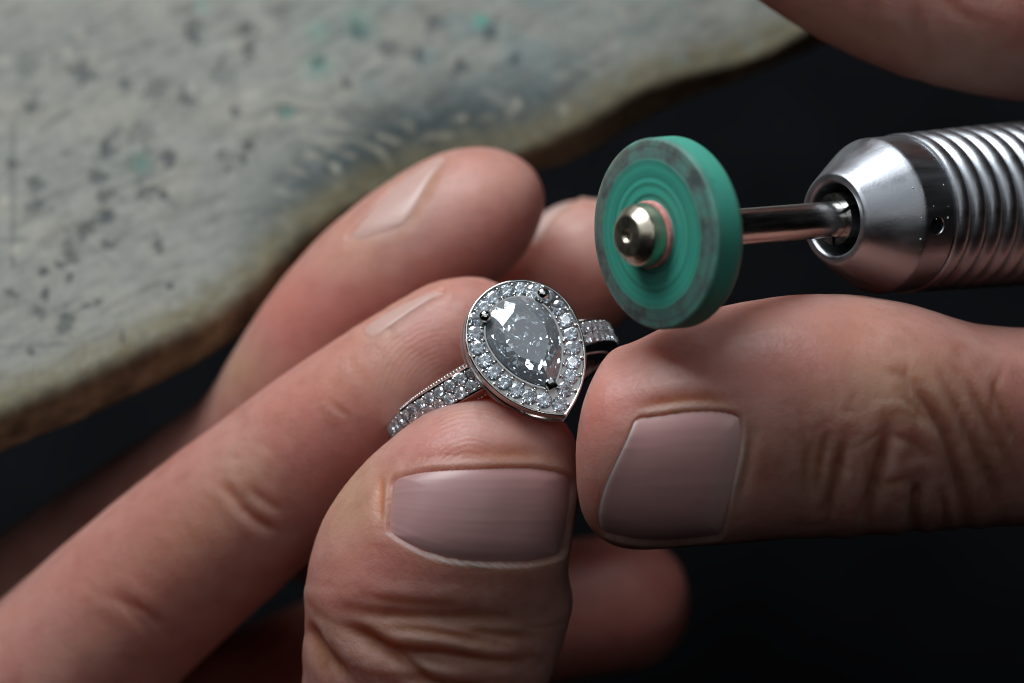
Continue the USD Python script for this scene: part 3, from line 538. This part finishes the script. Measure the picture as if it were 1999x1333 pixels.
# beads between the stones
beads = []
for q in beadp:
    a = np.interp(q, cum, ang); c, s_ = math.cos(a), math.sin(a)
    for r in (np.interp(a, ang, ro_) - .17, np.interp(a, ang, ri_) + .17):
        beads.append(trimesh.creation.icosphere(1, .15 + .03 * rng.random()).apply_translation((cen[0] + r * c, r * s_, -.08)))
def xf(m, fn=head):
    if hasattr(m, 'to_mesh'):
        q = m.to_mesh(); return fn(q.vert_properties[:, :3].astype(float)), q.tri_verts
    return fn(np.asarray(m[0], float)), m[1]
ring_path, rb = thing('diamond_ring', 'white gold ring with a pear-cut diamond in a pave halo, held between the fingertips', 'ring', RC)

# band
psi = np.linspace(-math.pi, math.pi, 361)[:-1]
prof = np.array([[-1.55, -2.0], [-1.72, -1.75], [-1.62, -1.45], [-1.50, -1.35], [-1.34, -.75], [-1.24, -.62], [-1.12, -.12], [-1.04, .02], [-.90, .03], [-.86, -.10], [0, -.12], [.86, -.10], [.90, .03], [1.04, .02], [1.12, -.12], [1.24, -.62], [1.34, -.75], [1.50, -1.35], [1.62, -1.45], [1.72, -1.75], [1.55, -2.0], [0.6, -2.1], [-0.6, -2.1]])   # (axial, radial) round the section
def band_R(p): return RO + 0.75 * np.exp(-(p / .55) ** 2)
def band_pt(p, w, r):
    p = np.asarray(p, float); R = band_R(p) + r
    return RC + (R * np.cos(p))[..., None] * Hn + (R * np.sin(p))[..., None] * E1 + np.asarray(w, float)[..., None] * AX
BP, BW = np.meshgrid(psi, np.arange(len(prof)), indexing='ij')
bv = band_pt(BP, prof[BW][..., 0], prof[BW][..., 1]).reshape(-1, 3)
bf = grid_faces(len(psi) , len(prof), True)
wrap = np.stack([np.arange(len(prof)), (np.arange(len(prof)) + 1) % len(prof)], 1); o = (len(psi) - 1) * len(prof)
bf = np.vstack([bf, np.c_[o + wrap[:, 0], o + wrap[:, 1], wrap[:, 1]], np.c_[o + wrap[:, 0], wrap[:, 1], wrap[:, 0]]])
if trimesh.Trimesh(bv, bf, process=False).volume < 0: bf = bf[:, ::-1]
band_m = Manifold(MMesh(bv.astype(np.float32), bf.astype(np.uint32)))
small = lathe_cut(lambda a: np.ones_like(a), [(16, 1, .02, 0), (16, 1, -.04, 0), (8, .78, .19, .5), (8, .56, .29, 0), (8, .36, -.60, .5)], -.86)
bst, cuts, bbeads, sbeads, band_seats, halo_seats = [], [], [], [], [], []
pitch = 1.08 / RO
for sgn in (-1, 1):
    for i in range(15):
        for row, w in ((0, -.46), (1, .46)):
            p = sgn * (.40 + (i + .5 * row) * pitch); bst.append((p, w))
            up = unit(math.cos(p) * Hn + math.sin(p) * E1)
            tp = band_pt(np.array(p), np.array(w), 0.10); bt = band_pt(np.array(p), np.array(w), -.62)
            cy = trimesh.creation.cone(.60, 1.0, sections=12)
            bbeads.append(trimesh.creation.icosphere(1, .14).apply_translation(band_pt(np.array(p + pitch * .5), np.array(w * 1.72), -.02)))
            bbeads.append(trimesh.creation.icosphere(1, .09).apply_translation(band_pt(np.array(p + pitch * .5), np.array(w * .18), -.02)))
            cuts.append(Manifold.hull_points(np.vstack([tp + .47 * (math.cos(q) * AX + math.sin(q) * np.cross(up, AX)) for q in np.arange(10) * .6283] + [bt]).astype(np.float32)))
    for i in range(44):
        p = sgn * (.30 + i * .034)
        for w, r in ((1.42, -1.05), (-1.42, -1.05)):
            sbeads.append(trimesh.creation.icosphere(1, .12).apply_translation(band_pt(np.array(p), np.array(w), r)))
band_m = band_m - Manifold.batch_boolean(cuts, manifold3d.OpType.Add)
band_path = part(ring_path, 'band', band_m, gold, rb, smooth=35)
def stone_frame(v, c, n, t, tilt, keep):
    n = unit(n + rng.normal(0, tilt, 3)); t = unit(t - (t @ n) * n); b = np.cross(n, t); a = rng.uniform(0, 6.28)
    t, b = t * math.cos(a) + b * math.sin(a), b * math.cos(a) - t * math.sin(a)
    keep.append(c + v[:, 0:1] * t * .97 + v[:, 1:2] * b * .97 + (v[:, 2:3] * .97 - .012) * n)
    return c + v[:, 0:1] * t + v[:, 1:2] * b + v[:, 2:3] * n
for p, w in bst:
    up = unit(math.cos(p) * Hn + math.sin(p) * E1)
    v = stone_frame(small[0] * .51, band_pt(np.array(p), np.array(w), .0), up, AX, .09, band_seats)
    part(band_path, 'pave_stone', (v, small[1]), diamond, rb, smooth=False)
part(band_path, 'bead', trimesh.util.concatenate(bbeads), gold, rb, smooth=True, kind='stuff')
part(band_path, 'side_beading', trimesh.util.concatenate(sbeads), gold, rb, smooth=True, kind='stuff')

# setting
halo_path = part(ring_path, 'halo', xf(halo), satin, rb, smooth=30)
part(halo_path, 'rim', xf(loop_tube(rimline, -.02, .13, .12)), gold, rb, smooth=60)
for (x, y), r in zip(cent, srad):
    v = stone_frame(small[0] * r, head(np.array([x, y, -.07])), Hn, PX, .12, halo_seats)
    part(halo_path, 'pave_stone', (v, small[1]), diamond, rb, smooth=False)
bm = trimesh.util.concatenate(beads); part(halo_path, 'bead', (head(np.array(bm.vertices)), bm.faces), gold, rb, smooth=True, kind='stuff')
# gallery: an outer wall under the halo, a polished rail and a row of tiny set stones
gal_o = cs_h.offset(-.18, J.Miter, 2.5, 32); gal_i = cs_h.offset(-1.0, J.Miter, 2.5, 32)
gal = ext(gal_o - gal_i, -1.75, -.84) + ext(cs_h.offset(.02, J.Miter, 2.5, 32) - gal_i, -2.25, -1.7) + ext(cs_h.offset(-.35, J.Miter, 2.5, 32) - cs_h.offset(-1.3, J.Miter, 2.5, 32), -3.1, -2.2)
gal_path = part(ring_path, 'gallery', xf(gal), gold, rb, smooth=30)
gb = []
pol = np.array(cs_h.offset(-.25, J.Miter, 2.5, 32).to_polygons()[0]); pol = np.vstack([pol, pol[:1]]); cl = np.r_[0, np.cumsum(np.linalg.norm(np.diff(pol, axis=0), axis=1))]
for q in np.arange(0, cl[-1], .46):
    c = [np.interp(q, cl, pol[:, k]) for k in range(2)]
    gb.append(trimesh.creation.icosphere(1, .16).apply_translation((c[0], c[1], -2.5)))
    gb.append(trimesh.creation.icosphere(1, .12).apply_translation((c[0] * .985, c[1] * .985, -2.85)))
gbm = trimesh.util.concatenate(gb); part(gal_path, 'bead', (head(np.array(gbm.vertices)), gbm.faces), gold, rb, smooth=True, kind='stuff')
part(ring_path, 'bezel', xf(bez), gold, rb, smooth=30)
fs = lambda a: outline_at(out_s, a, (SX + .45, 0))
big = lathe_cut(fs, [(48, 1, .05, 0), (48, 1, -.05, 0), (16, .80, .55, .5), (8, .62, .86, 0), (22, .80, -.62, .5), (13, .52, -1.36, .3), (8, .25, -2.03, 0)], -2.55)
stone_path = part(ring_path, 'centre_stone', (head(big[0] + np.array([SX + .45, 0, .22])), big[1]), big_diamond, rb, smooth=False)
mirror = mat('facet_mirror', {'p': ('glossy_bsdf', {'color': (.90, .95, 1.0), 'roughness': 0.0})}, [], 'p.BSDF')
r3 = np.random.default_rng(11); rows_ = []
for q, (n_, rr_, zz_) in enumerate([(40, .975, -.06), (30, .86, -.22), (26, .72, -.26), (22, .57, -.36), (17, .41, -.40), (11, .25, -.46), (5, .09, -.52)]):
    a = (np.arange(n_) + .5 * (q % 2)) * 2 * math.pi / n_ + (r3.normal(0, .02, n_) if q else 0); Rr_ = fs(a) * (rr_ + (r3.normal(0, .016, n_) if q else 0))
    rows_.append(np.stack([Rr_ * np.cos(a), Rr_ * np.sin(a), zz_ + (r3.normal(0, .115, n_) if q else np.zeros(n_))], 1))
from scipy.spatial import Delaunay
flatp = np.vstack([np.stack([np.cos(np.arctan2(r_[:, 1], r_[:, 0])), np.sin(np.arctan2(r_[:, 1], r_[:, 0]))], 1) * (1 - q / 7.5) for q, r_ in enumerate(rows_)])
pf = Delaunay(flatp).simplices; pvv = np.vstack(rows_)
part(stone_path, 'added_reflector', (head(pvv + np.array([SX + .45, 0, .22])), pf), mirror, rb, smooth=False)  # added mirror floor inside the stone to brighten it
sm = trimesh.Trimesh(small[0], small[1], process=False); kp = sm.face_normals[:, 2] < -.05
def seat_mesh(vs):
    n = len(small[0]); return np.vstack(vs), np.vstack([small[1][kp] + n * i for i in range(len(vs))])
part(band_path, 'added_mirror_seat', seat_mesh(band_seats), mirror, rb, smooth=False, kind='stuff')  # mirror facets added beneath the small stones, here and in the halo, for sparkle
part(halo_path, 'added_mirror_seat', seat_mesh(halo_seats), mirror, rb, smooth=False, kind='stuff')
# claws: two ball claws on the round end, a chevron on the point
def plane_xy(px, py):
    q = on_plane(np.array(float(px)), np.array(float(py)), pc + .75 * Hn, Hn) - pc; return float(q @ PX), float(q @ PY)
for px_, py_ in ((947, 617), (1060, 573)):
    x, y = plane_xy(px_, py_)
    post = Manifold.hull(Manifold.sphere(.50, 28).scale((1, 1, .85)).translate((x, y, .75)) + Manifold.sphere(.34, 24).translate((x * 1.03, y * 1.03, -.5)))
    part(ring_path, 'claw', xf(post), gold, rb, smooth=True)
xt = SX + LS
chev = Manifold.hull(Manifold.cube((.62, .80, .5), True).translate((xt - .12, 0, .42)) + Manifold.cube((.3, .45, .2), True).translate((xt - .35, 0, .72)) + Manifold.cube((.34, .34, .3), True).translate((xt + .12, 0, -.4)))
part(ring_path, 'claw', xf(chev), gold, rb, smooth=30, label='angular V-shaped claw over the point of the stone')

# ------------------------------------------------------------------ rotary handpiece with its polishing wheel
K = unit(np.array([.785, .0816, -.615])); D0 = 9.0
P0 = at(1272.0, 457.0, D0)                                                   # centre of the wheel's front face
KX = unit(np.cross([0, 1, 0], K)); KY = np.cross(K, KX)
hp_path, hb = thing('rotary_handpiece', 'steel rotary handpiece with ribbed grip and green polishing wheel on its shank', 'rotary tool', P0, rot=np.stack([KX, KY, K]) @ RM)
def lathe(prof, n=128):
    prof = np.asarray(prof, float); a = np.arange(n) * 2 * math.pi / n
    closed = np.allclose(prof[0], prof[-1]); prof = prof[:-1] if closed else prof
    v = np.stack([prof[:, 0, None] * np.cos(a), prof[:, 0, None] * np.sin(a), np.repeat(prof[:, 1, None], n, 1)], -1).reshape(-1, 3)
    f = grid_faces(len(prof), n, True)
    if closed:
        i = np.arange(n); j = (i + 1) % n; o = (len(prof) - 1) * n; f = np.vstack([f, np.c_[o + i, o + j, j], np.c_[o + i, j, i]])
    if trimesh.Trimesh(v, f, process=False).volume < 0: f = f[:, ::-1]
    return v, f
def rounded(prof, r=.12, k=4):
    """rounds the corners of an open (radius, z) profile."""
    prof = np.asarray(prof, float); out = [prof[0]]
    for a, b, c in zip(prof[:-2], prof[1:-1], prof[2:]):
        la, lc = np.linalg.norm(a - b), np.linalg.norm(c - b); q = min(r, la * .45, lc * .45)
        p, s_ = b + (a - b) / la * q, b + (c - b) / lc * q
        for t in np.linspace(0, 1, k): out.append((1 - t) ** 2 * p + 2 * t * (1 - t) * b + t * t * s_)
    return np.array(out + [prof[-1]])
def zpx(x):                                                                  # axial place whose centre appears at picture column x
    lo, hi = -20.0, 120.0
    for _ in range(60):
        m = (lo + hi) / 2
        if topx(P0 + K * m)[0] < x: lo = m
        else: hi = m
    return lo
wheel_mat = mat('green_rubber', {'co': ('texture_coordinate', {}), 'xyz': ('separate_xyz', {}), 'x2': ('math', {'math_type': 'multiply'}), 'y2': ('math', {'math_type': 'multiply'}), 'ad': ('math', {'math_type': 'add'}), 'rad': ('math', {'math_type': 'sqrt'}),
    'ring': ('noise_texture', {'dimensions': '1D', 'scale': 1900.0, 'detail': 3.0}), 'n': ('noise_texture', {'scale': 430.0, 'detail': 6.0, 'roughness': .65}), 'nf': ('noise_texture', {'scale': 2500.0, 'detail': 4.0}),
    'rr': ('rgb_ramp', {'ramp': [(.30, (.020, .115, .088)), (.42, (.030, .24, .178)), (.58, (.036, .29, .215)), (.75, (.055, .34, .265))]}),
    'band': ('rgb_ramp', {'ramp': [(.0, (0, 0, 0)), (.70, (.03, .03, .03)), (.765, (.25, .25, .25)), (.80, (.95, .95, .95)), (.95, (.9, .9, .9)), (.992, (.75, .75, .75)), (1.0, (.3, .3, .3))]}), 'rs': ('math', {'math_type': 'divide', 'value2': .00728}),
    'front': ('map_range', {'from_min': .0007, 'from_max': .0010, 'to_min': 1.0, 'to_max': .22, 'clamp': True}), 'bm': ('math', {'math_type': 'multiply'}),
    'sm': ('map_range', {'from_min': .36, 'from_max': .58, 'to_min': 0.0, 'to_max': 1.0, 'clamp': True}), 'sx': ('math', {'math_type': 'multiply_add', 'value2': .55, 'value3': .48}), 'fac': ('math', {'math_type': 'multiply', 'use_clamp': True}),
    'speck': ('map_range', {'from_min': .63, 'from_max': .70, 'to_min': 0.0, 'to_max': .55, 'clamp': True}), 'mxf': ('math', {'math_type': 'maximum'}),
    'dz': ('map_range', {'from_min': .0007, 'from_max': .0011, 'to_min': 0.0, 'to_max': .75, 'clamp': True}), 'rim_lit': ('mix', {'color2': (.055, .33, .25)}), 'dn': ('rgb_ramp', {'ramp': [(.36, (.12, .145, .14)), (.5, (.095, .118, .112)), (.64, (.050, .064, .062))]}), 'dirt': ('mix', {}), 'b': ('bump', {'strength': .22, 'distance': .00006}), 'hs': ('math', {'math_type': 'add'}),  # lighter green behind the front edge paints light onto the wheel rim
    'p': ('principled_bsdf', {'roughness': .55, 'subsurface_weight': .25, 'subsurface_scale': .0006, 'specular_ior_level': .4})},
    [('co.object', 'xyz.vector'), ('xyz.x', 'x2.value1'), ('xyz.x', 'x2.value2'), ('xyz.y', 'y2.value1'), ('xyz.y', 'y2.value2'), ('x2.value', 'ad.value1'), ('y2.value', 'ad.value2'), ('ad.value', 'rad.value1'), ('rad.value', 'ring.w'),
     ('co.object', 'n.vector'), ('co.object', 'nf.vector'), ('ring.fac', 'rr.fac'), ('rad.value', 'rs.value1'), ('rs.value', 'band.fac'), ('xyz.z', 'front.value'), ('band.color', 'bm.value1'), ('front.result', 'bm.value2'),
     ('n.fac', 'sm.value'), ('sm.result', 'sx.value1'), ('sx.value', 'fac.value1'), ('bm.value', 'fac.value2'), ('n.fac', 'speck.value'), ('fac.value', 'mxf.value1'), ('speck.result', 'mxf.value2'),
     ('xyz.z', 'dz.value'), ('dz.result', 'rim_lit.fac'), ('rr.color', 'rim_lit.color1'), ('rim_lit.color', 'dirt.color1'), ('n.fac', 'dn.fac'), ('dn.color', 'dirt.color2'), ('mxf.value', 'dirt.fac'), ('dirt.color', 'p.base_color'), ('ring.fac', 'hs.value1'), ('nf.fac', 'hs.value2'), ('hs.value', 'b.height'), ('b.normal', 'p.normal')], 'p.BSDF')
RW, TW = 7.28, 2.95
ringr = np.linspace(1.3, 5.7, 60); face = [(r, .022 * math.sin(r * 7.5) * math.exp(-((r - 3.4) / 1.3) ** 2) - .02) for r in ringr]
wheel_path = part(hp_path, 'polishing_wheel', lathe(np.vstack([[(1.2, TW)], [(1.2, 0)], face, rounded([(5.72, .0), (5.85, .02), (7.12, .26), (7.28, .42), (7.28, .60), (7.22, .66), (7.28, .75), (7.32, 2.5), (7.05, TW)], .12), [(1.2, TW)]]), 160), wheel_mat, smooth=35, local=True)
screw = lathe(rounded([(0, -2.2), (.34, -2.25), (.48, -2.5), (1.55, -2.48), (2.30, -1.75), (2.42, -1.0), (2.42, -.52), (2.2, -.45), (0, -.45)], .16), 96)
part(hp_path, 'screw_head', screw, brass_steel, smooth=40, local=True)
pink = mat('pink_fibre', {'co': ('texture_coordinate', {}), 'n': ('noise_texture', {'scale': 1500.0, 'detail': 4.0}), 'r': ('rgb_ramp', {'ramp': [(.3, (.42, .14, .13)), (.7, (.62, .30, .28))]}), 'p': ('principled_bsdf', {'roughness': .7})}, [('co.object', 'n.vector'), ('n.fac', 'r.fac'), ('r.color', 'p.base_color')], 'p.BSDF')
part(hp_path, 'washer', lathe(rounded([(1.0, -.47), (2.48, -.47), (2.56, -.40), (2.56, .05), (1.0, .05), (1.0, -.47)], .08), 96), pink, smooth=40, local=True)
z_nose = zpx(1627); z_cone = zpx(1700); z_coll = zpx(1758); z_end = zpx(2500)
part(hp_path, 'shank', lathe(rounded([(0, TW - .5), (1.9, TW - .5), (1.9, TW + .25), (1.42, TW + .35), (1.42, z_nose + 1.2), (1.25, z_nose + 1.5), (0, z_nose + 1.5)], .12), 96), shank, smooth=40, local=True)
# collet: a split jaw ring inside the nose
col = Manifold.cylinder(5.0, 2.05, 2.25, 72).translate((0, 0, z_nose + .05)) - Manifold.cylinder(8, 1.46, 1.46, 48).translate((0, 0, z_nose - 1))
for k in range(3): col = col - Manifold.cube((5, .34, 3.2), True).translate((2.5, 0, z_nose + 1.0)).rotate((0, 0, 120 * k + 35))
part(hp_path, 'collet', col, polished, smooth=30, local=True)
nose_prof = rounded([(2.75, z_nose + 6), (2.85, z_nose + .25), (3.05, z_nose - .02), (3.55, z_nose - .02), (3.74, z_nose + .18), (6.05, z_cone - .18), (6.22, z_cone + .15), (6.25, z_coll - .05), (5.6, z_coll - .02), (2.75, z_nose + 6)], .16)
nose = lathe(nose_prof, 160); nm = Manifold(MMesh(nose[0].astype(np.float32), nose[1].astype(np.uint32)))
hole_dir = unit(np.array(topx(P0)) * 0 + 1)
# the pin hole in the collar faces the camera: find the angle that puts it where the photograph shows it
zh = z_cone + .38 * (z_coll - z_cone); best = min(np.linspace(0, 2 * math.pi, 720), key=lambda a: np.linalg.norm(topx(P0 + K * zh + 6.24 * (math.cos(a) * KX + math.sin(a) * KY)) - (1820, 440)) + (1e3 if (math.cos(a) * KX + math.sin(a) * KY)[2] < 0 else 0))
hc = Manifold.cylinder(3.0, .70, .70, 40).rotate((0, 90, 0)).translate((3.6, 0, 0)) + Manifold.cylinder(.3, .66, .84, 40).rotate((0, 90, 0)).translate((6.06, 0, 0))
nm = nm - hc.rotate((0, 0, math.degrees(best))).translate((0, 0, zh))
part(hp_path, 'nose_cone', nm, brushed, smooth=30, local=True)
gp = [(5.0, z_coll - .01), (6.05, z_coll)]
z, k = z_coll + .02, 0
gp += [(6.28, z + .03), (6.42, z + .12)]
z += .16
while z < z_end:
    Rr = 6.42 + min(.55, .028 * (z - z_coll))
    for t in np.linspace(0, 1, 13)[:-1]:
        q = abs(math.sin(math.pi * t)) ** .55 if t > 0 else 0
        gp.append((Rr - .60 + .60 * q, z + 1.75 * t))
    z += 1.75; k += 1
gp += [(Rr - .52, z), (0.0, z), (0.0, z_coll), (5.0, z_coll - .01)]
part(hp_path, 'ribbed_grip', lathe(gp, 160), brushed, smooth=45, local=True)

# specks of polishing compound stuck to the nose and collar
specks = []
for k in range(12):
    a = math.radians(math.degrees(best) + rng.normal(0, 26) - 4); zz = zh + rng.normal(-.3, 1.1); zz = min(max(zz, z_nose + .8), z_coll - .3)
    r = 3.74 + (zz - z_nose - .18) / (z_cone - .36 - z_nose) * 2.31 if zz < z_cone - .18 else 6.2
    specks.append(trimesh.creation.icosphere(1, abs(rng.normal(.045, .03)) + .02).apply_scale((1, 1, .8)).apply_translation((r * math.cos(a), r * math.sin(a), zz)))
part(hp_path, 'compound_speck', trimesh.util.concatenate(specks), mat('compound', {'p': ('principled_bsdf', {'base_color': (.42, .52, .47), 'roughness': .8})}, [], 'p.BSDF'), smooth=True, local=True, kind='stuff')
